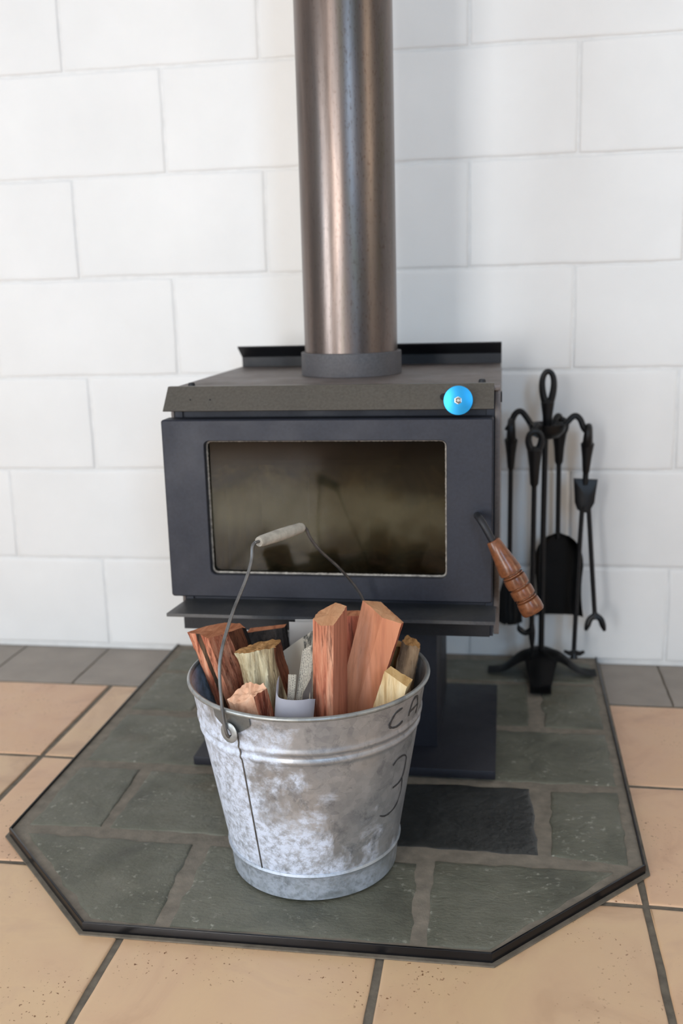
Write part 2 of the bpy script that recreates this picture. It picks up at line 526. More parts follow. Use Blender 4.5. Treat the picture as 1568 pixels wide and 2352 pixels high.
    def solidify(self, th):
        bmesh.ops.solidify(self.bm, geom=self.bm.faces[:], thickness=th)
        return self

    def build(self, name, mats, parent=None, loc=None, smooth=35, sub=0):
        bm = self.bm
        bmesh.ops.recalc_face_normals(bm, faces=bm.faces[:])
        off = wloc(parent) + (Vector(loc) if loc is not None else Vector((0, 0, 0)))
        for v in bm.verts:
            v.co -= off
        me = bpy.data.meshes.new(name)
        bm.to_mesh(me)
        bm.free()
        if smooth:
            me.shade_smooth()
            me.set_sharp_from_angle(angle=math.radians(smooth))
        for m_ in (mats if isinstance(mats, (list, tuple)) else [mats]):
            me.materials.append(M[m_])
        return link(name, me, parent, loc)

def sm_path(pts, n=8):
    """Catmull-Rom through pts"""
    P = [Vector(p) for p in pts]
    P = [P[0] * 2 - P[1]] + P + [P[-1] * 2 - P[-2]]
    out = []
    for i in range(1, len(P) - 2):
        for k in range(n):
            t = k / n
            a, b, c, d = P[i - 1], P[i], P[i + 1], P[i + 2]
            out.append(0.5 * ((2 * b) + (c - a) * t + (2 * a - 5 * b + 4 * c - d) * t * t + (3 * b - a - 3 * c + d) * t ** 3))
    out.append(P[-2])
    return out

def lerp(a, b, t):
    return a + (b - a) * t

# ------------------------------------------------------------------ setting: block wall
X0, X1, Y0, Z1 = ROOM['x0'], ROOM['x1'], ROOM['y0'], ROOM['z1']
wall = tag(MB().box((X0 - 0.1, 0.0030, -0.05), (X1 + 0.1, 0.12, Z1 + 0.05)).build('wall_back', 'painted_mortar'), kind='structure')

def block_mesh(wd, ht, seed):
    """face of one block: jittered outline, rounded arris, flat middle (front faces -y)"""
    rnd = random.Random(seed)
    nx, nz = max(3, int(wd / 0.05)), max(3, int(ht / 0.05))
    out = []
    for i in range(nx): out.append((-wd / 2 + wd * i / nx, -ht / 2))
    for i in range(nz): out.append((wd / 2, -ht / 2 + ht * i / nz))
    for i in range(nx): out.append((wd / 2 - wd * i / nx, ht / 2))
    for i in range(nz): out.append((-wd / 2, ht / 2 - ht * i / nz))
    out = [(x + rnd.uniform(-0.0009, 0.0009), z + rnd.uniform(-0.0011, 0.0011)) for x, z in out]
    n = len(out)
    vs = []
    for ins, y in ((0.0, 0.030), (0.0, 0.0030), (0.0009, 0.0012), (0.0030, 0.0002), (0.0075, 0.0)):
        for x, z in out:
            vs.append((x - math.copysign(min(ins, abs(x)), x) if abs(abs(x) - wd / 2) < 0.004 else x, y,
                       z - math.copysign(min(ins, abs(z)), z) if abs(abs(z) - ht / 2) < 0.004 else z))
    fs = []
    for r in range(4):
        for i in range(n):
            fs.append((r * n + i, r * n + (i + 1) % n, (r + 1) * n + (i + 1) % n, (r + 1) * n + i))
    fs.append(tuple(range(4 * n, 5 * n)))
    b = MB()
    b.faces(vs, fs)
    bmesh.ops.recalc_face_normals(b.bm, faces=b.bm.faces[:])
    me = bpy.data.meshes.new('block')
    b.bm.to_mesh(me); b.bm.free()
    me.shade_smooth(); me.set_sharp_from_angle(angle=math.radians(60))
    me.materials.append(M['block'])
    return me
full = [block_mesh(0.3955, 0.1955, s) for s in range(6)]
ZB = 0.0062
k = 0
while k * 0.2 + ZB < Z1:
    z0 = k * 0.2 + ZB; z1 = min(z0 + 0.2, Z1)
    if k == 0: z0 = 0.0062
    x = -2.0 + (0.0 if k % 2 == 0 else 0.2)
    while x < X1:
        a, b = max(x, X0), min(x + 0.4, X1)
        if b - a > 0.05:
            if b - a > 0.39 and z1 - z0 > 0.19:
                me = random.choice(full)
            else:
                me = block_mesh(b - a - 0.0045, z1 - z0 - 0.0045, k + int(x * 10))
            o = link('block', me, wall)
            o.location = ((a + b) / 2 + random.uniform(-0.0012, 0.0012), random.uniform(-0.0004, 0.0006), (z0 + z1) / 2 + random.uniform(-0.001, 0.001))
        x += 0.4
    k += 1

# ------------------------------------------------------------------ setting: floor tiles
HEARTH = [(0.162, -0.002), (0.163, -0.779), (0.361, -0.977), (0.860, -0.975), (1.057, -0.770), (1.060, -0.002)]
floor = tag(MB().box((X0 - 0.1, Y0 - 0.1, -0.12), (X1 + 0.1, 0.05, -0.0022)).build('floor', 'floor_grout'), kind='structure')

def tile_mesh(wd, dp, mat, seed, bev=0.0016):
    rnd = random.Random(seed)
    n = 8
    out = []
    for i in range(n): out.append((-wd / 2 + wd * i / n, -dp / 2))
    for i in range(n): out.append((wd / 2, -dp / 2 + dp * i / n))
    for i in range(n): out.append((wd / 2 - wd * i / n, dp / 2))
    for i in range(n): out.append((-wd / 2, dp / 2 - dp * i / n))
    out = [(x + rnd.uniform(-0.0008, 0.0008), y + rnd.uniform(-0.0008, 0.0008)) for x, y in out]
    N = len(out)
    vs = []
    for ins, z in ((0, -0.010), (0, -bev), (bev * 0.4, -bev * 0.3), (bev * 1.5, 0.0), (bev * 4, 0.0)):
        for x, y in out:
            vs.append((x * (1 - 2 * ins / wd), y * (1 - 2 * ins / dp), z))
    fs = [tuple(range(N - 1, -1, -1))]
    for r in range(4):
        for i in range(N):
            fs.append((r * N + i, r * N + (i + 1) % N, (r + 1) * N + (i + 1) % N, (r + 1) * N + i))
    fs.append(tuple(range(4 * N, 5 * N)))
    b = MB(); b.faces(vs, fs)
    bmesh.ops.recalc_face_normals(b.bm, faces=b.bm.faces[:])
    me = bpy.data.meshes.new('tile'); b.bm.to_mesh(me); b.bm.free()
    me.shade_smooth(); me.set_sharp_from_angle(angle=math.radians(60))
    me.materials.append(M[mat])
    return me
PX, PY = 0.3217, 0.316
tm = [tile_mesh(PX - 0.0095, PY - 0.0095, 'terracotta', s) for s in range(5)]
for i in range(-6, 11):
    for j in range(0, 13):
        xa, ya = 0.087 + PX * i, -0.2095 - PY * j
        if xa < X0 - 0.25 or xa + PX > X1 + 0.25 or ya - PY < Y0 - 0.25: continue
        if xa > 0.17 and xa + PX < 1.06 and ya - PY > -0.78: continue        # wholly under the hearth
        o = link('floor_tile', random.choice(tm), floor)
        o.location = (xa + PX / 2, ya - PY / 2, random.uniform(-0.0004, 0.0004))
gm = [tile_mesh(0.1972 - 0.004, 0.2005, 'grey_tile', s, 0.001) for s in range(3)]
for i in range(-8, 17):
    xa = 0.001 + 0.1972 * i
    if 0.18 < xa and xa + 0.1972 < 1.05: continue
    o = link('border_tile', random.choice(gm), floor)
    o.location = (xa + 0.0986, -0.1055, random.uniform(-0.0003, 0.0003))

# ------------------------------------------------------------------ setting: rest of the room with its windows
tag(MB().box((X0 - 0.1, Y0 - 0.1, Z1), (X1 + 0.1, 0.12, Z1 + 0.1)).build('ceiling', 'ceiling_paint'), kind='structure')

def wall_with_windows(name, side, wins):
    b = MB()
    t = 0.1
    if side == 'front': lo, hi = X0 - 0.1, X1 + 0.1
    else: lo, hi = Y0, 0.0
    def piece(a0, a1, z0, z1):
        if a1 - a0 < 1e-4 or z1 - z0 < 1e-4: return
        if side == 'front': b.box((a0, Y0 - t, z0), (a1, Y0, z1))
        elif side == 'left': b.box((X0 - t, a0, z0), (X0, a1, z1))
        else: b.box((X1, a0, z0), (X1 + t, a1, z1))
    cur = lo
    for a0, a1, z0, z1 in sorted(wins):
        piece(cur, a0, 0, Z1); piece(a0, a1, 0, z0); piece(a0, a1, z1, Z1)
        cur = a1
    piece(cur, hi, 0, Z1)
    tag(b.build(name, 'plaster', smooth=0), kind='structure')
for side in ('front', 'left', 'right'):
    wall_with_windows('wall_' + side, side, [w_[1:5] for w_ in WINDOWS if w_[0] == side])
for i, (side, a0, a1, z0, z1, c_, e_) in enumerate(WINDOWS):
    def bx(b, p0, p1, q0, q1, d0, d1):
        if side == 'front': b.box((p0, Y0 - d1, q0), (p1, Y0 - d0, q1))
        elif side == 'left': b.box((X0 - d1, p0, q0), (X0 - d0, p1, q1))
        else: b.box((X1 + d0, p0, q0), (X1 + d1, p1, q1))
        return b
    b = MB()
    f = 0.05
    for r in ((a0, a0 + f, z0, z1), (a1 - f, a1, z0, z1), (a0 + f, a1 - f, z0, z0 + f), (a0 + f, a1 - f, z1 - f, z1)):
        bx(b, *r, 0.0, 0.08)
    mid = (a0 + a1) / 2
    bx(b, mid - 0.02, mid + 0.02, z0 + f, z1 - f, 0.04, 0.08)
    wo = tag(b.build('window_%d' % (i + 1), 'window_frame_paint', smooth=0), kind='structure')
    for p0, p1 in ((a0 + f, mid - 0.02), (mid + 0.02, a1 - f)):
        bx(MB(), p0, p1, z0 + f, z1 - f, 0.055, 0.060).build('pane', 'window_glass', wo, smooth=0)

# ------------------------------------------------------------------ hearth
hearth = thing('hearth', 'low six-sided slate-paved hearth with black metal edge on the terracotta floor', 'hearth', (0.613, -0.49, 0.0))
MB().prism(HEARTH, 0.0005, 0.0112).build('grout_bed', 'hearth_grout', hearth)

def offset_poly(poly, d):
    n = len(poly)
    cx = sum(p[0] for p in poly) / n; cy = sum(p[1] for p in poly) / n
    out = []
    for i in range(n):
        p0, p1, p2 = Vector(poly[i - 1]), Vector(poly[i]), Vector(poly[(i + 1) % n])
        e1, e2 = (p1 - p0).normalized(), (p2 - p1).normalized()
        n1, n2 = Vector((e1.y, -e1.x)), Vector((e2.y, -e2.x))
        if n1.dot(p1 - Vector((cx, cy))) < 0: n1 = -n1
        if n2.dot(p1 - Vector((cx, cy))) < 0: n2 = -n2
        bi = (n1 + n2); bi = bi / max(0.2, bi.dot(n1))
        out.append((p1.x + bi.x * d, p1.y + bi.y * d))
    return out
outer, inner = offset_poly(HEARTH, 0.0032), HEARTH
outer[0] = (outer[0][0], -0.002); outer[-1] = (outer[-1][0], -0.002)
b = MB()
for i in range(5):
    q = [inner[i], outer[i], outer[i + 1], inner[i + 1]]
    b.prism(q, 0.0005, 0.0144, bev=0.0006)
b.build('edge_trim', 'edge_trim', hearth)
skirt = offset_poly(HEARTH, 0.009)
skirt[0] = (skirt[0][0], -0.002); skirt[-1] = (skirt[-1][0], -0.002)
b = MB()
for i in range(5):
    b.prism([outer[i], skirt[i], skirt[i + 1], outer[i + 1]], 0.0002, 0.0022)
b.build('grout_fillet', 'floor_grout', hearth)

def slate(poly, seed, mat='slate', zt=0.0128):
    rnd = random.Random(seed)
    out = []
    n = len(poly)
    for i in range(n):
        a, c = Vector(poly[i]), Vector(poly[(i + 1) % n])
        L = (c - a).length
        m = max(3, int(L / 0.010))
        nr = Vector(((c - a).y, -(c - a).x)).normalized()
        for k_ in range(m):
            t_ = k_ / m
            wob = noise.noise(Vector((t_ * L * 32 + seed * 9.1 + i * 3.3, seed * 1.7, 0))) * 0.0058
            wob *= min(1, 4 * t_, 4 * (1 - t_)) if k_ else 0
            out.append(a.lerp(c, t_) + nr * wob)
    N = len(out)
    ce = sum((p for p in out), Vector((0, 0))) / N
    rings = [(1.0, -1), (1.0, 0), (0.985, 1), (0.96, 2), (0.88, 2), (0.76, 2), (0.62, 2), (0.46, 2), (0.28, 2), (0.12, 2)]
    vs = []
    for s, kind in rings:
        for p in out:
            q = ce + (p - ce) * s
            h = 0.0014 * noise.fractal(Vector((q.x * 26 + seed * 5, q.y * 38, seed)), 0.8, 2.0, 5)
            z = {-1: 0.006, 0: zt - 0.0024, 1: zt - 0.0009, 2: zt}[kind] + (h if kind > 0 else h * 0.4 if kind == 0 else 0)
            vs.append((q.x, q.y, z))
    vs.append((ce.x, ce.y, zt))
    fs = []
    for r in range(len(rings) - 1):
        for i in range(N):
            fs.append((r * N + i, r * N + (i + 1) % N, (r + 1) * N + (i + 1) % N, (r + 1) * N + i))
    L0 = (len(rings) - 1) * N
    for i in range(N):
        fs.append((L0 + i, L0 + (i + 1) % N, len(vs) - 1))
    b = MB(); b.faces([(x, y, min(z, 0.0144)) for x, y, z in vs], fs)
    o = b.build('slate', mat, hearth, loc=(ce.x - 0.613, ce.y + 0.49, 0), smooth=40)
    if mat != 'slate': o['label'] = 'near-black slate'

def rc(x0, x1, ya, yb):
    return [(x0, ya), (x1, ya), (x1, yb), (x0, yb)]
STONES = [rc(.180, .448, -.034, -.150), rc(.470, .738, -.030, -.148), rc(.758, 1.046, -.036, -.143),
          rc(.182, .300, -.164, -.347), rc(.320, .600, -.162, -.346), rc(.622, .918, -.158, -.349), rc(.944, 1.045, -.155, -.350),
          rc(.182, .500, -.370, -.555), rc(.522, .760, -.372, -.552), rc(.784, 1.046, -.370, -.553),
          [(.184, -.580), (.286, -.578), (.292, -.758), (.184, -.764)], rc(.305, .600, -.581, -.759),
          [(.622, -.578), (.914, -.574), (.922, -.760), (.624, -.763)], [(.945, -.580), (1.045, -.572), (1.038, -.772), (.938, -.760)],
          [(.190, -.784), (.442, -.788), (.450, -.970), (.366, -.968), (.206, -.803)],
          [(.466, -.787), (.760, -.798), (.766, -.968), (.468, -.972)],
          [(.782, -.790), (1.018, -.790), (.858, -.968), (.784, -.970)]]
for i, s in enumerate(STONES):
    slate(s, i + 3, 'slate_black' if i == 12 else 'slate')
HT = 0.0146        # height on which things stand on the hearth

# ------------------------------------------------------------------ wood stove
BX0, BX1 = 0.382, 0.856
stv = thing('wood_stove', 'dark grey steel wood stove on a pedestal, with a glazed door', 'wood stove', (0.617, -0.385, HT))
SB = lambda: MB()
# pedestal and foot plate
MB().box((0.371, -0.558, HT), (0.861, -0.206, 0.0290), 0.001).build('base_plate', 'pedestal_shade_paint', stv)
MB().box((0.469, -0.483, 0.0290), (0.766, -0.222, 0.2585), 0.0015).build('pedestal', 'pedestal_shade_paint', stv)
# shell: five plates so that the firebox is open to the glass
b = MB()
b.box((BX0, -0.575, 0.2585), (BX1, -0.175, 0.2660))                       # floor plate
b.box((BX0, -0.575, 0.2660), (BX0 + 0.012, -0.175, 0.626))                # sides
b.box((0.8445, -0.575, 0.2660), (0.8560, -0.175, 0.626))
b.box((BX0, -0.187, 0.2660), (BX1, -0.175, 0.626))                        # back
b.box((BX0 + 0.012, -0.572, 0.2660), (BX1 - 0.012, -0.566, 0.345))        # front strips round the opening
b.box((BX0 + 0.012, -0.572, 0.566), (BX1 - 0.012, -0.566, 0.626))
b.box((BX0 + 0.012, -0.572, 0.345), (0.420, -0.566, 0.566))
b.box((0.800, -0.572, 0.345), (BX1 - 0.012, -0.566, 0.566))
b.build('body', 'stove_paint', stv)
MB().box((0.380, -0.586, 0.626), (0.864, -0.165, 0.634), 0.0012).build('top_plate', 'stove_top_dust', stv)
MB().prism_x([(-0.163, 0.600), (-0.163, 0.651), (-0.194, 0.671), (-0.192, 0.673), (-0.160, 0.653), (-0.160, 0.600)], 0.381, 0.864).build('heat_shield', 'stove_dark', stv, smooth=20)
for xa, xb in ((0.377, BX0), (0.8565, 0.8645)):
    MB().box((xa, -0.5770, 0.262), (xb, -0.166, 0.6258), 0.001).build('side_panel', 'stove_top_dust', stv)
# sloping fascia under the top
MB().prism_x([(-0.584, 0.6365), (-0.6145, 0.6040), (-0.6125, 0.6030), (-0.582, 0.6345), (-0.574, 0.6345), (-0.574, 0.6365)], 0.3775, 0.8555).build('fascia', 'stove_bronze', stv, smooth=20)
MB().box((0.8640, -0.570, 0.608), (0.8665, -0.552, 0.622)).build('side_catch', 'stove_dark', stv)
for x in (0.404, 0.838):
    b = MB().lathe([(0.0052, 0.6345), (0.0052, 0.6375), (0.0040, 0.6395), (0.0012, 0.640)], (x, -0.553), 12)
    b.build('screw', 'bolt_steel' if x < 0.3 else 'stove_dark', stv)
# flue collar
b = MB()
b.lathe([(0.0770, 0.6345), (0.0825, 0.6345), (0.0825, 0.6705), (0.0815, 0.6715), (0.0770, 0.6715)], (0.6195, -0.362), 64, closed=True)
b.build('flue_collar', 'collar_cast', stv)
# firebox inside
for i in range(4):
    xa = BX0 + 0.014 + i * 0.1130
    MB().box((xa, -0.212, 0.2665), (xa + 0.1115, -0.1875, 0.500), 0.002).build('firebrick', 'firebrick', stv)
for xs in (BX0 + 0.0125, BX1 - 0.0375):
    for j in range(3):
        ya = -0.564 + j * 0.1165
        MB().box((xs, ya, 0.2665), (xs + 0.025, ya + 0.115, 0.480), 0.002).build('firebrick', 'firebrick', stv)
MB().box((BX0 + 0.014, -0.520, 0.508), (BX1 - 0.014, -0.1875, 0.516)).build('baffle', 'stove_dark', stv)
b = MB()
b.grid(lambda u, v: (lerp(BX0 + 0.04, BX1 - 0.04, u), lerp(-0.562, -0.214, v),
                     0.285 + 0.035 * math.sin(PI * u) * math.sin(PI * (0.25 + 0.75 * v)) + 0.016 * noise.fractal(Vector((u * 6, v * 5, 2.2)), 1, 2, 4)), 40, 30, uvs=False)
b.build('ash_bed', 'ash', stv)
# ash lip below the door
b = MB()
vs = [(0.384, -0.573, 0.306), (0.860, -0.573, 0.306), (0.8595, -0.645, 0.3045), (0.3735, -0.645, 0.3045)]
b.faces([*vs, *[(x, y, z - 0.005) for x, y, z in vs]], [(0, 1, 2, 3), (7, 6, 5, 4), (0, 4, 5, 1), (1, 5, 6, 2), (2, 6, 7, 3), (3, 7, 4, 0)])
b.build('ash_lip', 'lip_worn', stv)
MB().prism_x([(-0.5755, 0.300), (-0.580, 0.300), (-0.580, 0.2585), (-0.5755, 0.2585)], 0.378, 0.851).build('lip_support', 'stove_dark', stv)
# door
door = thing_door = None
b = MB()
DX0, DX1, DZ0, DZ1, DY = 0.3715, 0.8550, 0.3205, 0.5905, -0.610
GX0, GX1, GZ0, GZ1 = 0.4355, 0.7895, 0.3560, 0.5590
def rrect(x0, x1, z0, z1, r, n=5):
    P = []
    for cx, cz, a0 in ((x1 - r, z0 + r, -90), (x1 - r, z1 - r, 0), (x0 + r, z1 - r, 90), (x0 + r, z0 + r, 180)):
        for k_ in range(n + 1):
            a = math.radians(a0 + 90 * k_ / n)
            P.append((cx + r * math.cos(a), cz + r * math.sin(a)))
    return P
o1 = rrect(DX0, DX1, DZ0, DZ1, 0.004)
o2 = rrect(DX0 + 0.002, DX1 - 0.002, DZ0 + 0.002, DZ1 - 0.002, 0.003)
i2 = rrect(GX0 - 0.001, GX1 + 0.001, GZ0 - 0.001, GZ1 + 0.001, 0.0085)
i1 = rrect(GX0, GX1, GZ0, GZ1, 0.008)
n = len(o1)
vs = [(x, -0.580, z) for x, z in o1] + [(x, DY + 0.002, z) for x, z in o1] + [(x, DY, z) for x, z in o2] + \
     [(x, DY, z) for x, z in i2] + [(x, DY + 0.001, z) for x, z in i1] + [(x, -0.580, z) for x, z in i1]
fs = []
for r in range(6):
    for i in range(n):
        fs.append((r * n + i, r * n + (i + 1) % n, ((r + 1) % 6) * n + (i + 1) % n, ((r + 1) % 6) * n + i))
b.faces(vs, fs)
door = b.build('door', 'stove_paint', stv, smooth=30)
def part_of_door(b, name, mat, **kw):
    return b.build(name, mat, door, **kw)
g = MB().box((GX0 - 0.008, -0.5955, GZ0 - 0.008), (GX1 + 0.008, -0.5905, GZ1 + 0.008))
gl_o = g.build('glass_pane', 'glass', door, loc=(0.6125 - 0.617, -0.593 + 0.385, 0.457 - HT))
path = [(x, -0.5985, z) for x, z in rrect(GX0 + 0.0005, GX1 - 0.0005, GZ0 + 0.0005, GZ1 - 0.0005, 0.008, 4)]
dense = []
for i in range(len(path)):
    a, c = Vector(path[i]), Vector(path[(i + 1) % len(path)])
    m_ = max(1, int((c - a).length / 0.003))
    for k_ in range(m_):
        dense.append(a.lerp(c, k_ / m_))
rad = [0.0019 + 0.0005 * noise.noise(Vector((i * 0.9, 1.3, 0))) + (0.0004 if i % 2 else 0) for i in range(len(dense))]
MB().tube(dense, rad, 6, closed=True, up=(0, 1, 0)).build('gasket', 'gasket_rope', door)
for zz in (0.365, 0.545):
    MB().lathe([(0.0045, zz - 0.02), (0.0045, zz + 0.02)], (DX0 + 0.004, -0.5775), 14).build('hinge', 'stove_dark', door)
# handle: bent rod with a turned grip
hp = sm_path([(0.8330, -0.603, 0.4495), (0.8335, -0.622, 0.4535), (0.8365, -0.640, 0.4545), (0.8420, -0.648, 0.4480), (0.8490, -0.651, 0.4360), (0.8560, -0.652, 0.4235), (0.8600, -0.6525, 0.4160)], 8)
handle = MB().tube(hp, 0.0052, 14).build('handle_rod', 'stove_dark', door)
b = MB().lathe_dir([(0.012, -0.001), (0.012, 0.001)], (0.8330, -0.6095, 0.4495), (0, -1, 0), 20)
b.build('handle_boss', 'stove_paint', door)
ga, gb = Vector((0.8557, -0.652, 0.4255)), Vector((0.9130, -0.660, 0.3250))
L = (gb - ga).length
prof = [(0.0085, 0.0), (0.0096, 0.0012), (0.0120, 0.16 * L), (0.0152, 0.34 * L), (0.0162, 0.40 * L), (0.0158, 0.445 * L), (0.0122, 0.455 * L), (0.0122, 0.468 * L), (0.0150, 0.475 * L), (0.0150, 0.488 * L), (0.0122, 0.496 * L),
        (0.0158, 0.508 * L), (0.0163, 0.56 * L), (0.0158, 0.625 * L), (0.0122, 0.635 * L), (0.0122, 0.650 * L), (0.0158, 0.665 * L), (0.0163, 0.71 * L), (0.0158, 0.770 * L), (0.0122, 0.78 * L), (0.0122, 0.792 * L), (0.0150, 0.80 * L), (0.0150, 0.812 * L), (0.0122, 0.82 * L),
        (0.0158, 0.832 * L), (0.0168, 0.90 * L), (0.0164, 0.975 * L), (0.0150, 0.995 * L), (0.0125, L)]
MB().lathe_dir(prof, ga, gb - ga, 32).build('handle_grip', 'turned_wood', door, smooth=40)
# air control knob
nrm = Vector((0, -0.73, 0.68))   # fascia slope
kc = Vector((0.8065, -0.612, 0.6155))
kd = Vector((0.0, -1.0, 0.12)).normalized()
b = MB().lathe_dir([(0.0185, 0.0), (0.0205, 0.0008), (0.0205, 0.0044), (0.0200, 0.0052), (0.0110, 0.0060), (0.0060, 0.0062)], kc, kd, 48)
knob = b.build('air_control_knob', 'blue_anodised', stv)
knob['label'] = 'round sky-blue air control knob'
b = MB().lathe_dir([(0.0055, 0.004), (0.0055, 0.0066), (0.0040, 0.0068), (0.0040, 0.0100), (0.0030, 0.0108), (0.0022, 0.0095)], kc, kd, 6)
b.build('knob_bolt', 'bolt_steel', knob, smooth=0)
b = MB()
p0 = kc + kd * 0.0061 + Vector((-0.0135, 0, -0.0125)); p1 = kc + kd * 0.0061 + Vector((-0.0095, 0, -0.0090))
b.tube([p0, p1], 0.0006, 6)
b.build('knob_mark', 'white_mark', knob)
MB().tube([(0.8065, -0.585, 0.6125), kc], 0.004, 10).build('control_rod', 'bolt_steel', stv)
sl = MB()
f0 = Vector((0.786, -0.6005, 0.6194)); dv = Vector((0, -0.0305, -0.0325)).normalized()
fn = Vector((0, -0.0325, 0.0305)).normalized()
sl.lathe_dir([(0.0058, -0.002), (0.0058, 0.0008)], f0, fn, 16)
sl.build('control_slot', 'stove_dark', stv)
for x, q in ((0.4160, 0.55), (0.4460, 0.55)):
    c_ = Vector((x, -0.584, 0.6365)).lerp(Vector((x, -0.6145, 0.604)), q)
    MB().lathe_dir([(0.0012, -0.002), (0.0012, 0.0007)], c_, fn, 8).build('badge_hole', 'stove_dark', stv)

# ------------------------------------------------------------------ flue pipe
b = MB()
b.lathe([(0.0762, 0.640), (0.0762, Z1 - 0.001), (0.0742, Z1 - 0.001), (0.0742, 0.640)], (0.6195, -0.362), 96, closed=True)
fl = b.build('flue_pipe', 'flue', None, loc=(0.6195, -0.362, 0.640))
tag(fl, 'brown heat-stained steel flue pipe rising from the wood stove', 'flue pipe')

# ------------------------------------------------------------------ bucket
CX, CY, BZ = 0.6187, -0.794, HT + 0.0006
RB, RT, ZT = 0.1083, 0.1549, 0.2838
bk = thing('bucket', 'galvanised steel bucket full of firewood and newspaper on the hearth', 'bucket', (CX, CY, BZ))
def br(z): return RB + (RT - RB) * (z - 0.015) / (ZT - 0.015)
prof = []
zs = [0.042 + 0.239 * i / 90 for i in range(91)]
def bead(z, c_, w_, h): return h * math.exp(-((z - c_) / w_) ** 2)
for z in zs:
    prof.append((br(z) + bead(z, 0.2345, 0.0032, 0.0024) + bead(z, 0.2210, 0.0032, 0.0024) - bead(z, 0.2278, 0.0024, 0.0010), z))
prof += [(br(0.281) - 0.0012, 0.281)]
for z in reversed(zs):
    prof.append((br(z) - 0.0014, z))
b = MB().lathe(prof, (CX, CY), 96, closed=True)
shell = b.build('shell', 'galvanised', bk, smooth=60)
MB().lathe([(br(0.03) - 0.003, BZ + 0.012), (br(0.03) - 0.003, BZ + 0.014)], (CX, CY), 64).build('bottom', 'galvanised_rim', bk)
ring = [(RT + 0.0012 + 0.0031 * math.cos(a), ZT - 0.0016 + 0.0031 * math.sin(a)) for a in [2 * PI * i / 14 for i in range(14)]]
MB().lathe(ring, (CX, CY), 96, closed=True).build('rim', 'galvanised_rim', bk, smooth=60)
fp = [(RB + 0.0010, BZ), (RB + 0.0026, BZ + 0.001), (RB + 0.0050, 0.041), (RB + 0.0072, 0.0485), (RB + 0.0092, 0.0520), (RB + 0.0078, 0.0550), (RB + 0.0045, 0.0540), (RB + 0.0030, 0.044), (RB - 0.0005, BZ + 0.001)]
MB().lathe(fp, (CX, CY), 96, closed=True).build('foot_band', 'galvanised_foot', bk, smooth=50)
def bpt(az, z, off=0.0):
    a = math.radians(az)
    r = br(z) + off
    return Vector((CX + r * math.cos(a), CY + r * math.sin(a), z))
sp = [bpt(-114.6, lerp(0.054, 0.256, i / 40), 0.0003 + bead(lerp(0.054, 0.256, i / 40), 0.2345, 0.0032, 0.0024) + bead(lerp(0.054, 0.256, i / 40), 0.2210, 0.0032, 0.0024)) for i in range(41)]
MB().tube(sp, 0.0011, 6).build('seam', 'seam_dark', bk)
# ears and bail
AZ = 243.5
for az in (AZ, AZ - 180):
    a = math.radians(az)
    out = Vector((math.cos(a), math.sin(a), 0)); tg = Vector((-math.sin(a), math.cos(a), 0))
    b = MB()
    for s in (-1,):
        pl = []
        for k_ in range(17):
            tt = lerp(-0.026, 0.026, k_ / 16)
            pl.append((tt, 0.0185 * math.sqrt(max(0.0, 1 - (tt / 0.027) ** 2)) ))
        # curved saddle plate lying on the shell
        N_ = 12
        b.grid(lambda u, v: bpt(az + lerp(-10.5, 10.5, u), lerp(0.2800, 0.2800 - 0.026 * (0.45 + 0.55 * math.sin(PI * u)), v), 0.0022), N_, 6, uvs=False)
        b.solidify(0.0010)
    ear = b.build('ear', 'galvanised_rim', bk, smooth=50)
    b = MB()
    c_ = bpt(az, 0.2560, 0.0085)
    rings_ = [(0.0052, -0.0012), (0.0118, -0.0012), (0.0130, 0.0), (0.0118, 0.0012), (0.0052, 0.0012), (0.0046, 0.0)]
    e1, e2 = tg, Vector((0, 0, 1))
    R_ = [[b.bm.verts.new(c_ + (e1 * math.cos(2 * PI * k_ / 32) + e2 * math.sin(2 * PI * k_ / 32)) * r + out * s) for k_ in range(32)] for r, s in rings_]
    for i in range(6):
        A_, B_ = R_[i], R_[(i + 1) % 6]
        for k_ in range(32):
            b.bm.faces.new((A_[k_], A_[(k_ + 1) % 32], B_[(k_ + 1) % 32], B_[k_]))
    b.build('eyelet', 'galvanised_rim', ear, smooth=50)
a = math.radians(AZ)
E1, E2 = bpt(AZ, 0.2525, 0.0115), bpt(AZ - 180, 0.2525, 0.0115)
mid = (E1 + E2) / 2
ax = (E2 - E1).normalized()
perp = Vector((ax.y, -ax.x, 0))
th = math.radians(-11)
up = Vector((0, 0, 1)) * math.cos(th) + perp * math.sin(th)
W_ = (E2 - E1).length / 2
H_ = 0.2120
def bail(s, h): return mid + ax * s + up * h
prf = [(-W_ + 0.012, -0.003), (-W_ + 0.001, -0.001), (-W_ - 0.0015, 0.012), (-W_ + 0.0005, 0.040), (-W_ + 0.012, 0.090), (-W_ + 0.045, 0.135), (-W_ + 0.083, 0.172), (-0.0615, H_ - 0.019), (-0.0555, H_ - 0.004), (-0.050, H_), (-0.040, H_ + 0.0005)]
full_ = [bail(s, h) for s, h in prf] + [bail(-s, h) for s, h in reversed(prf)]
MB_ = MB().tube(sm_path(full_, 6), 0.0021, 10)
bo = MB_.build('bail', 'wire_steel', bk)
gp = [(0.0042, -0.0445), (0.0062, -0.0448), (0.0072, -0.040), (0.0078, -0.015), (0.0080, 0.0), (0.0078, 0.015), (0.0072, 0.040), (0.0060, 0.0445), (0.0040, 0.0445)]
MB().lathe_dir(gp, bail(0.003, H_), ax, 20).build('grip', 'old_grip', bo)
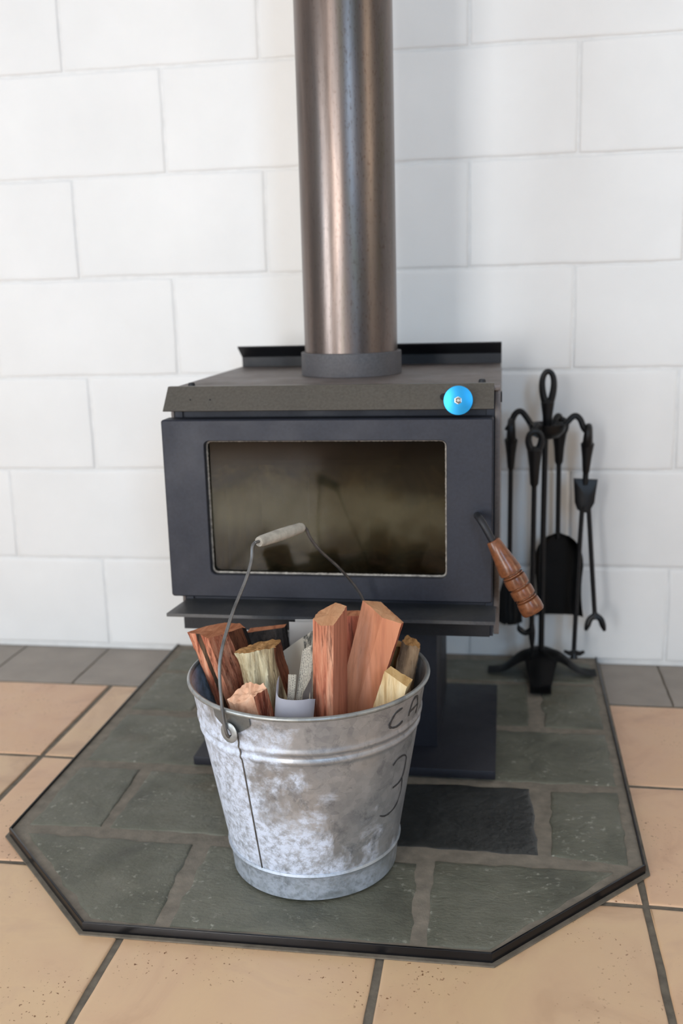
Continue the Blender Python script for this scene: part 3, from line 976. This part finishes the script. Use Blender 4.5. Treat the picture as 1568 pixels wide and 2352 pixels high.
# marker strokes
def strokes(name, lines, wd):
    b = MB()
    for ln in lines:
        P = sm_path([(p[0], p[1], 0) for p in ln], 6)
        n_ = len(P)
        L_, R2 = [], []
        for i, p in enumerate(P):
            q0, q1 = P[max(0, i - 1)], P[min(n_ - 1, i + 1)]
            d = Vector(((q1.x - q0.x) * math.radians(1) * 0.15, q1.y - q0.y, 0)).normalized()
            w_ = wd * (0.7 + 0.5 * noise.noise(Vector((i * 0.35, ln[0][0], 0))))
            da, dz = -d.y * w_ / (math.radians(1) * 0.15), d.x * w_
            L_.append(b.bm.verts.new(bpt(p.x + da, p.y + dz, 0.0006 + bead(p.y, 0.2345, 0.0032, 0.0024))))
            R2.append(b.bm.verts.new(bpt(p.x - da, p.y - dz, 0.0006 + bead(p.y, 0.2345, 0.0032, 0.0024))))
        for i in range(n_ - 1):
            b.bm.faces.new((L_[i], R2[i], R2[i + 1], L_[i + 1]))
    return b.build(name, 'marker', bk)
strokes('marker_lettering', [[(-30.5, .2684), (-34.8, .2659), (-37.0, .2601), (-38.5, .2525), (-37.6, .2478), (-34.0, .2452), (-31.0, .2462), (-28.8, .2485)],
                             [(-23.6, .2500), (-22.5, .2610), (-20.8, .2690), (-16.8, .2705), (-14.2, .2590), (-13.8, .2520), (-14.6, .2440)], [(-23.3, .2553), (-19.9, .2556), (-14.6, .2565)]], 0.0021)
strokes('marker_numeral', [[(-31.8, .1887), (-28.0, .1941), (-22.1, .1932), (-18.0, .1858), (-17.7, .1746), (-18.8, .1605), (-23.0, .1546), (-29.1, .1536)],
                           [(-19.3, .1570), (-17.8, .1413), (-18.9, .1309), (-21.8, .1210), (-27.6, .1163), (-33.1, .1163), (-37.7, .1210)]], 0.0017)

# ------------------------------------------------------------------ firewood
def log(name, label, top, bot, side_m, end_m, mats, seed, amp=0.0012, nl=44, wav=0.0, broken=0.0, group='firewood in the bucket', endamp=0.0003):
    """split log: top / bottom outlines (same vertex count, world points), per-side materials"""
    n = len(top)
    T = [Vector(p) for p in top]; B = [Vector(p) for p in bot]
    ct = sum(T, Vector()) / n; cb = sum(B, Vector()) / n
    per = []
    for i in range(n):
        L_ = (T[(i + 1) % n] - T[i]).length
        m_ = max(2, int(L_ / 0.0016))
        for k_ in range(m_):
            per.append((i, k_ / m_))
    N = len(per)
    axis = (cb - ct).normalized()
    b = MB()
    rings = []
    base0 = []
    for j in range(nl + 1):
        t_ = j / nl
        rg = []
        for (i, s) in per:
            pt = T[i].lerp(T[(i + 1) % n], s); pb = B[i].lerp(B[(i + 1) % n], s)
            p = pt.lerp(pb, t_)
            cc = ct.lerp(cb, t_)
            d = (p - cc); d -= axis * d.dot(axis)
            d.normalize()
            ang = i + s
            f = noise.noise(Vector((p.x * 190, p.y * 190, p.z * 9 + seed * 7))) * amp
            f += noise.noise(Vector((p.x * 45, p.y * 45, p.z * 12 + seed * 3))) * (amp * 1.2 + wav)
            f += (abs(noise.noise(Vector((p.x * 520, p.y * 520, p.z * 22 + seed)))) - 0.25) * amp * 0.9
            q = p + d * f
            if j == 0:
                q -= axis * (endamp * noise.noise(Vector((p.x * 160, p.y * 160, seed))) + broken * abs(noise.noise(Vector((p.x * 120, p.y * 120, seed + 5)))))
            rg.append(b.bm.verts.new(q))
            if j == 0: base0.append(p + d * f)
        rings.append(rg)
    for j in range(nl):
        for k_ in range(N):
            f = b.bm.faces.new((rings[j][k_], rings[j][(k_ + 1) % N], rings[j + 1][(k_ + 1) % N], rings[j + 1][k_]))
            f.material_index = side_m[per[k_][0]]
    # end grain: rings towards the middle
    prev = rings[0]
    for s in (0.92, 0.82, 0.70, 0.57, 0.43, 0.28, 0.13):
        cur = []
        for v in base0:
            q = ct + (v - ct) * s
            q -= axis * (endamp * 1.5 * noise.noise(Vector((q.x * 200, q.y * 200, seed + 2))) + broken * abs(noise.noise(Vector((q.x * 120, q.y * 120, seed + 5)))))
            cur.append(b.bm.verts.new(q))
        for k_ in range(N):
            f = b.bm.faces.new((prev[k_], cur[k_], cur[(k_ + 1) % N], prev[(k_ + 1) % N])); f.material_index = end_m
        prev = cur
    f = b.bm.faces.new(prev); f.material_index = end_m
    f = b.bm.faces.new(rings[-1]); f.material_index = end_m
    z0 = min(v.co.z for v in b.bm.verts)
    o = b.build(name, mats, None, loc=(cb.x, cb.y, z0), smooth=30)
    return tag(o, label, 'firewood', group)

def shifted(top, dx, dy, zb, sc=1.0):
    n = len(top)
    cx = sum(p[0] for p in top) / n; cy = sum(p[1] for p in top) / n; cz = sum(p[2] for p in top) / n
    return [(cx + dx + (p[0] - cx) * sc, cy + dy + (p[1] - cy) * sc, zb + (p[2] - cz) * 0.3) for p in top]
FB = BZ + 0.022
# tall wedge in the middle
top = [(.643, -.875, .381), (.653, -.885, .376), (.669, -.881, .3755), (.6725, -.857, .379), (.676, -.822, .381), (.660, -.812, .382), (.644, -.840, .3795)]
bot = [(.628, -.868, FB), (.638, -.877, FB), (.656, -.874, FB), (.663, -.850, FB), (.669, -.822, FB), (.652, -.816, FB), (.632, -.838, FB)]
log('split_log', 'tall narrow reddish log with an orange sawn top upright in the middle of the bucket', top, bot, [0, 0, 2, 2, 0, 0, 0], 1,
    ['red_split', 'end_orange', 'salmon_side'], 11, 0.0011)
# big salmon split leaning to the right
top = [(.689, -.770, .372), (.701, -.785, .369), (.718, -.802, .360), (.743, -.803, .353), (.745, -.795, .352), (.709, -.740, .361)]
bot = [(.600, -.785, FB), (.606, -.795, FB), (.622, -.806, FB), (.640, -.806, FB), (.644, -.796, FB), (.624, -.764, FB)]
bot = [(x + .010, y + .012, z + .02) for x, y, z in bot]
log('split_log', 'large smooth salmon-pink split log leaning right, the tallest at the back of the bucket', top, bot, [0, 0, 0, 2, 2, 2], 1,
    ['salmon_face', 'end_orange', 'red_deep'], 12, 0.0005)
# left log with black bark
top = [(.4585, -.802, .333), (.470, -.822, .3385), (.476, -.824, .339), (.481, -.822, .3385), (.486, -.834, .341), (.497, -.838, .338), (.512, -.795, .3315), (.520, -.758, .3255), (.523, -.748, .322), (.512, -.740, .325), (.494, -.749, .329), (.474, -.771, .331)]
bot = shifted(top, 0.066, 0.000, 0.13, 0.92)
log('split_log', 'red log with a dark groove and black bark leaning on the left rim', top, bot, [0, 0, 2, 2, 0, 0, 3, 4, 4, 4, 4, 4], 1,
    ['red_split', 'end_red', 'brown_groove', 'brown_side', 'black_bark'], 13, 0.0013)  # brown_side: shade on the right face put into its colour
# charred log behind
top = [(.513, -.712, .3015), (.567, -.722, .314), (.570, -.716, .313), (.569, -.700, .312), (.514, -.690, .301)]
bot = shifted(top, 0.022, -0.020, 0.20, 0.85)
log('split_log', 'short charred black log with an orange sawn top behind the cream log', top, bot, [2, 2, 2, 2, 2], 1,
    ['red_deep', 'end_red', 'black_bark'], 14, 0.0012)
# gnarled cream log
top = [(.530, -.842, .3205), (.548, -.850, .3245), (.567, -.852, .328), (.585, -.842, .330), (.5895, -.822, .329), (.584, -.811, .329), (.559, -.814, .326), (.539, -.823, .322)]
bot = shifted(top, 0.036, 0.004, 0.12, 0.95)
log('split_log', 'gnarled cream-coloured log with deep vertical ridges between the red log and the newspaper', top, bot, [0, 0, 0, 2, 2, 2, 2, 0], 1,
    ['cream_gnarl', 'end_brown', 'brown_side'], 15, 0.0026, wav=0.0042, endamp=0.0016)
# short broken one in front
top = [(.555, -.877, .2955), (.580, -.878, .295), (.585, -.884, .292), (.574, -.911, .2915), (.562, -.910, .284), (.546, -.905, .278), (.537, -.899, .281)]
bot = shifted(top, 0.016, 0.012, 0.20, 0.92)
log('split_log', 'short pinkish log with a splintered end beside the bucket handle, lowest of the firewood', top, bot, [2, 0, 0, 3, 3, 3, 2], 1,
    ['red_split', 'end_pink', 'brown_side', 'end_pink'], 16, 0.0013, broken=0.004, endamp=0.0012)
# pale little split on the right
top = [(.724, -.846, .3055), (.7545, -.858, .2905), (.759, -.834, .2905), (.731, -.826, .3045)]
bot = shifted(top, -0.040, 0.006, 0.17, 0.95)
log('split_log', 'small pale yellow split of wood leaning on the right side of the rim', top, bot, [0, 0, 0, 0], 1,
    ['pale_split', 'end_pale'], 17, 0.0012, wav=0.001)
# drab pieces at the back right
top = [(.736, -.747, .3055), (.760, -.750, .300), (.761, -.733, .301), (.744, -.727, .309), (.738, -.731, .309)]
bot = shifted(top, -0.030, -0.026, 0.16, 0.9)
log('split_log', 'greyish brown splintered stick against the back right of the rim', top, bot, [0] * 5, 1,
    ['drab_split', 'end_brown'], 18, 0.0022, broken=0.006, wav=0.001)
top = [(.722, -.733, .294), (.737, -.737, .296), (.738, -.718, .297), (.724, -.714, .295)]
bot = shifted(top, -0.022, 0.0, 0.16, 0.9)
log('split_log', 'olive-brown thin stick just right of the large salmon log, deep in the bucket', top, bot, [0] * 4, 1,
    ['olive_split', 'end_brown'], 19, 0.0020, broken=0.004)
top = [(.655, -.735, .338), (.684, -.735, .339), (.684, -.712, .339), (.655, -.712, .338)]
bot = shifted(top, -0.006, -0.010, 0.10, 0.9)
log('split_log', 'reddish stick barely showing in the gap between the two tall logs', top, bot, [0] * 4, 1,
    ['red_deep', 'end_red'], 20, 0.0012)

# ------------------------------------------------------------------ newspapers
def quad_sheet(parent, pts, mat, name='page', bow=0.003, seed=0, nu=10, nv=12):
    """curved sheet of paper between four world corners a b c d (a-b bottom, d-c top)"""
    a, b_, c, d = [Vector(p) for p in pts]
    nn = (b_ - a).cross(d - a).normalized()
    def fn(u, v):
        p = a.lerp(b_, u).lerp(d.lerp(c, u), v)
        return p + nn * (bow * math.sin(PI * u) + 0.0010 * noise.noise(Vector((u * 3, v * 4, seed))))
    g = MB().grid(fn, nu, nv)
    g.solidify(0.0005)
    return g.build(name, mat, parent, smooth=60)
n1 = thing('newspaper', 'folded newspaper curled upright against the front rim, beside the tall narrow log', 'newspaper', (0.622, -0.893, 0.15), 'newspapers in the bucket')
def wrap(u, v):
    a = math.radians(lerp(160, 372, u))
    rx, ry = 0.0245, 0.0175
    top = 0.2915 + 0.021 * max(0, 1 - u / 0.3) ** 1.3 - 0.006 * max(0, (u - 0.75) / 0.25)
    z = lerp(0.16, top, v)
    k_ = (z - 0.29)
    return Vector((0.6225 + rx * math.cos(a) * (1 + k_ * 0.6) + 0.10 * k_, -0.897 + ry * math.sin(a) + 0.05 * k_, z))
g = MB().grid(wrap, 28, 12); g.solidify(0.0006)
g.build('cover_page', 'newsprint_blue', n1, smooth=60)
quad_sheet(n1, [(.601, -.889, .17), (.606, -.893, .17), (.6215, -.884, .312), (.6115, -.884, .312)], 'newsprint_text', bow=0.001, seed=1)
quad_sheet(n1, [(.604, -.901, .17), (.616, -.902, .17), (.6390, -.870, .346), (.6270, -.868, .338)], 'newsprint_text', bow=-0.0015, seed=2)
quad_sheet(n1, [(.614, -.897, .17), (.621, -.898, .17), (.641, -.874, .332), (.6375, -.872, .338)], 'newsprint_text', bow=0.001, seed=3)
quad_sheet(n1, [(.621, -.899, .17), (.637, -.899, .17), (.642, -.889, .313), (.630, -.890, .290)], 'newsprint_dots', bow=0.0, seed=4)
n2 = thing('newspaper', 'crumpled newspaper with a printed picture at the back behind the cream log', 'newspaper', (0.60, -0.75, 0.16), 'newspapers in the bucket')
quad_sheet(n2, [(.578, -.730, .17), (.640, -.735, .17), (.640, -.718, .325), (.575, -.708, .3185)], 'newsprint', bow=0.005, seed=5)
quad_sheet(n2, [(.586, -.722, .17), (.645, -.722, .17), (.640, -.700, .322), (.582, -.700, .3195)], 'newsprint', bow=0.002, seed=6)
quad_sheet(n2, [(.606, -.800, .19), (.640, -.792, .19), (.636, -.778, .340), (.580, -.786, .302)], 'newsprint_photo', bow=-0.006, seed=7, nu=16, nv=16)

# ------------------------------------------------------------------ fire tools
TX, TY = 0.946, -0.098
st = thing('tool_stand', 'black iron fire-tool stand with looped top and four arched feet beside the stove', 'tool stand', (TX, TY, HT))
def foot_strip(ang, ln):
    a = math.radians(ang)
    d = Vector((math.cos(a), math.sin(a), 0)); s = Vector((-math.sin(a), math.cos(a), 0))
    pr = [(0.0, 0.0480), (0.018, 0.0475), (0.036, 0.0430), (0.052, 0.0320), (0.066, 0.0180), (0.080, 0.0065), (0.092, 0.0030), (ln, 0.0028)]
    pr = sm_path([(p[0], p[1], 0) for p in pr], 4)
    def fn(u, v):
        f = u * (len(pr) - 1); i = min(int(f), len(pr) - 2); q = Vector(pr[i]).lerp(Vector(pr[i + 1]), f - i)
        wd = 0.034 if q.x < 0.02 else lerp(0.034, 0.0200, min(1, (q.x - 0.02) / 0.06))
        return Vector((TX, TY, HT)) + d * q.x + s * lerp(-wd, wd, v) + Vector((0, 0, q.y - 0.010 * (2 * v - 1) ** 2 * max(0.0, min(1.0, (0.085 - q.x) / 0.03))))
    g = MB().grid(fn, 32, 8, uvs=False); g.solidify(-0.0025)
    return g.build('foot', 'black_iron', st, smooth=50)
for ang, ln in ((-92, 0.116), (0, 0.108), (180, 0.104), (90, 0.092)):
    foot_strip(ang, ln)
MB().tube([(TX, TY, HT + 0.044), (TX, TY, 0.3), (TX + 0.001, TY, 0.500)], [0.006, 0.0055, 0.0055], 12).build('rod', 'black_iron', st)
MB().lathe([(0.006, 0.484), (0.022, 0.488), (0.033, 0.500), (0.036, 0.514), (0.029, 0.513), (0.018, 0.502), (0.006, 0.500)], (TX + 0.004, TY), 28, closed=True).build('collar', 'black_iron', st)

def loop_handle(parent, x, y, z0, z1, hw, name='loop_handle', ang=0.0, taper=0.032, lean=(0, 0), r=0.0060, stem=0.0050):
    """teardrop loop on top of a solid tapering neck; ang turns the loop about the vertical"""
    ca, sa = math.cos(ang), math.sin(ang)
    zl = z0 + taper
    P = []
    n_ = 40
    for i in range(n_ + 1):
        t_ = i / n_
        a = PI * 2 * t_ - PI / 2
        h = (1 + math.sin(a)) / 2
        wx = hw * math.cos(a) * (0.55 + 0.45 * h) * (1.0 if h > 0 else 1)
        zz = zl - 0.002 + (z1 - r - zl + 0.002) * h
        f = (zz - z0) / (z1 - z0)
        P.append((x + wx * ca + lean[0] * f, y + wx * sa + lean[1] * f, zz))
    rr = [r * (1.25 - 0.35 * (1 + math.sin(PI * 2 * i / n_ - PI / 2)) / 2) for i in range(n_ + 1)]
    b = MB().tube(P, rr, 10, up=(sa, -ca, 0))
    f = taper / (z1 - z0)
    b.tube([(x, y, z0 - 0.004), (x, y, z0 + 0.002), (x + lean[0] * f * 0.5, y + lean[1] * f * 0.5, lerp(z0, zl, 0.55)), (x + lean[0] * f, y + lean[1] * f, zl + 0.003), (x + lean[0] * f, y + lean[1] * f, zl + 0.010)],
           [stem, stem * 1.6, hw * 0.68, hw * 0.95, hw * 0.5], 14, up=(ca, sa, 0), flat=0.85)
    return b.build(name, 'black_iron', parent)
loop_handle(st, TX + 0.004, TY, 0.500, 0.6175, 0.0135, ang=0.0, taper=0.050)
def hook(pts, r=0.0058):
    MB().tube(sm_path(pts, 6), r, 10).build('hook_arm', 'black_iron', st)
hook([(TX - 0.020, TY - 0.003, 0.500), (TX - 0.032, TY - 0.002, 0.522), (TX - 0.045, TY, 0.537), (TX - 0.056, TY, 0.532), (TX - 0.064, TY, 0.514), (TX - 0.068, TY, 0.506), (TX - 0.073, TY, 0.508)])
hook([(TX + 0.028, TY - 0.003, 0.500), (TX + 0.042, TY - 0.002, 0.518), (TX + 0.054, TY, 0.528), (TX + 0.064, TY, 0.522), (TX + 0.071, TY, 0.506), (TX + 0.076, TY, 0.500), (TX + 0.081, TY, 0.503)])
hook([(TX - 0.006, TY - 0.022, 0.500), (TX - 0.014, TY - 0.036, 0.514), (TX - 0.020, TY - 0.046, 0.511), (TX - 0.022, TY - 0.050, 0.503), (TX - 0.022, TY - 0.054, 0.503)])
hook([(TX + 0.014, TY + 0.022, 0.500), (TX + 0.022, TY + 0.036, 0.520), (TX + 0.028, TY + 0.044, 0.522), (TX + 0.029, TY + 0.050, 0.510), (TX + 0.029, TY + 0.054, 0.510)])

GT = 'fire tools hanging on the stand'
# brush (left)
tb = thing('hearth_brush', 'black hearth brush hanging nearest the stove on the tool stand', 'brush', (0.882, TY, 0.11), GT)
loop_handle(tb, 0.883, TY, 0.428, 0.527, 0.0160, 'handle', ang=PI / 2, taper=0.052, r=0.0078)
MB().tube([(0.883, TY, 0.428), (0.8825, TY, 0.235)], 0.0047, 12).build('rod', 'black_iron', tb)
MB().lathe([(0.004, 0.238), (0.010, 0.232), (0.0125, 0.215), (0.0125, 0.198), (0.006, 0.198)], (0.8825, TY), 20).build('ferrule', 'black_iron', tb)
b = MB()
rnd = random.Random(5)
for i in range(260):
    a = rnd.uniform(0, 2 * PI); q = math.sqrt(rnd.random())
    r0, r1 = 0.011 * q, 0.0215 * q + rnd.uniform(-0.001, 0.001)
    c0 = Vector((0.8825 + r0 * math.cos(a), TY + r0 * math.sin(a), 0.206))
    c1 = Vector((0.8835 + r1 * 1.12 * math.cos(a), TY + r1 * 0.9 * math.sin(a), 0.113 + 0.006 * q * q + rnd.uniform(0, 0.004)))
    cm = c0.lerp(c1, 0.5) + Vector((math.cos(a), math.sin(a), 0)) * 0.005 * q
    b.tube([c0, cm, c1], [0.0012, 0.0013, 0.0009], 4)
b.lathe([(0.009, 0.205), (0.0165, 0.17), (0.0185, 0.135), (0.016, 0.122), (0.004, 0.121)], (0.883, TY), 16)
tag(b.build('bristles', 'bristle', tb), kind='stuff')
# poker (front)
PY_ = TY - 0.052
tp = thing('poker', 'black iron poker with a looped handle and barbed pointed tip on the tool stand', 'poker', (0.9245, PY_, 0.06), GT)
loop_handle(tp, 0.9260, PY_, 0.406, 0.512, 0.0150, 'handle', ang=0.12, taper=0.062)
MB().tube([(0.9260, PY_, 0.408), (0.9255, PY_, 0.135)], 0.0049, 12).build('rod', 'black_iron', tp)
MB().tube([(0.9255, PY_, 0.138), (0.9258, PY_, 0.118), (0.9262, PY_, 0.105), (0.9275, PY_, 0.064)], [0.0046, 0.0066, 0.0060, 0.0006], 10, flat=0.6).build('point', 'black_iron', tp)
MB().tube(sm_path([(0.9255, PY_, 0.122), (0.914, PY_, 0.115), (0.903, PY_, 0.122), (0.899, PY_, 0.134)], 6), [0.0058] * 13 + [0.005, 0.004, 0.003, 0.002, 0.0015, 0.001], 10).build('barb', 'black_iron', tp)
# shovel (back right)
SY = TY + 0.050
ts = thing('ash_shovel', 'black ash shovel with a broad rounded blade hanging on the tool stand', 'shovel', (0.980, SY, 0.11), GT)
loop_handle(ts, 0.9755, SY, 0.430, 0.522, 0.0150, 'handle', ang=-0.1, taper=0.056)
MB().tube([(0.9755, SY, 0.430), (0.9765, SY, 0.278)], 0.0049, 12).build('rod', 'black_iron', ts)
def blade(u, v):
    z = lerp(0.119, 0.290, v)
    hw = 0.0475 - 0.004 * math.sin(PI * min(1, v / 0.6))
    if v > 0.62:
        q = (v - 0.62) / 0.38
        hw *= math.sqrt(max(0.004, 1 - q ** 2.4))
    s = 2 * u - 1
    cup = 0.016 * abs(s) ** 4 * (1 - 0.3 * v) 
    return Vector((0.9795 + lerp(0.002, -0.002, v) + hw * s, SY - 0.004 - cup + 0.008, z))
g = MB().grid(blade, 28, 32, uvs=False); g.solidify(0.0018)
g.build('blade', 'black_iron', ts, smooth=60)
# tongs (right)
tt = thing('fire_tongs', 'black iron fire tongs with a hinge plate and clawed tips, farthest from the stove', 'tongs', (1.022, TY, 0.05), GT)
loop_handle(tt, 1.0235, TY, 0.420, 0.515, 0.0160, 'handle', ang=PI / 2 - 0.12, taper=0.052, r=0.0078, lean=(0.003, 0))
MB().tube([(1.0235, TY, 0.424), (1.0225, TY, 0.396)], 0.0055, 12).build('neck', 'black_iron', tt)
pl = [(1.0010, 0.408), (1.0460, 0.406), (1.0420, 0.376), (1.0405, 0.362), (1.0330, 0.349), (1.0260, 0.344), (1.0170, 0.344), (1.0080, 0.350), (1.0040, 0.362), (1.0030, 0.380)]
b = MB()
n_ = len(pl)
def plate_y(x): return TY - 0.010 + 0.010 * ((x - 1.0235) / 0.022) ** 2
b.faces([(x, plate_y(x), z) for x, z in pl] + [(x, plate_y(x) + 0.006, z) for x, z in pl] + [(1.0235, TY - 0.011, 0.376), (1.0235, TY - 0.002, 0.376)],
        [(i, (i + 1) % n_, 2 * n_) for i in range(n_)] + [(n_ + (i + 1) % n_, n_ + i, 2 * n_ + 1) for i in range(n_)] + [(i, n_ + i, n_ + (i + 1) % n_, (i + 1) % n_) for i in range(n_)])
b.build('hinge_plate', 'black_iron', tt, smooth=30)
MB().lathe_dir([(0.005, 0), (0.005, 0.004), (0.003, 0.006)], (1.0215, TY - 0.0095, 0.352), (0, -1, 0), 14).build('rivet', 'black_iron', tt)
MB().tube([(1.0180, TY - 0.002, 0.352), (1.0130, TY - 0.004, 0.22), (1.0090, TY - 0.008, 0.066)], 0.0046, 10).build('arm', 'black_iron', tt)
MB().tube([(1.0300, TY - 0.003, 0.352), (1.0390, TY - 0.004, 0.24), (1.0470, TY - 0.006, 0.140)], 0.0046, 10).build('arm', 'black_iron', tt)
b = MB()
b.tube([(1.0465, TY - 0.006, 0.146), (1.0480, TY - 0.006, 0.132)], [0.0045, 0.0085], 10)
for dx in (-0.0175, 0.0185):
    b.tube(sm_path([(1.0480, TY - 0.006, 0.139), (1.0480 + dx * 0.55, TY - 0.007, 0.131), (1.0480 + dx * 0.8, TY - 0.008, 0.119), (1.0480 + dx, TY - 0.008, 0.108)], 4), [0.0062] * 9 + [0.0055, 0.0048, 0.0040, 0.0030], 8)
b.build('claw', 'black_iron', tt)
b = MB()
b.tube([(0.9900, TY - 0.010, 0.0645), (1.0000, TY - 0.010, 0.0600), (1.0100, TY - 0.010, 0.0625), (1.0200, TY - 0.010, 0.0600), (1.0290, TY - 0.010, 0.0645)], [0.003, 0.0050, 0.0060, 0.0050, 0.003], 10)
b.tube([(1.0090, TY - 0.009, 0.068), (1.0095, TY - 0.012, 0.050)], [0.0045, 0.0075], 10)
b.build('claw', 'black_iron', tt)
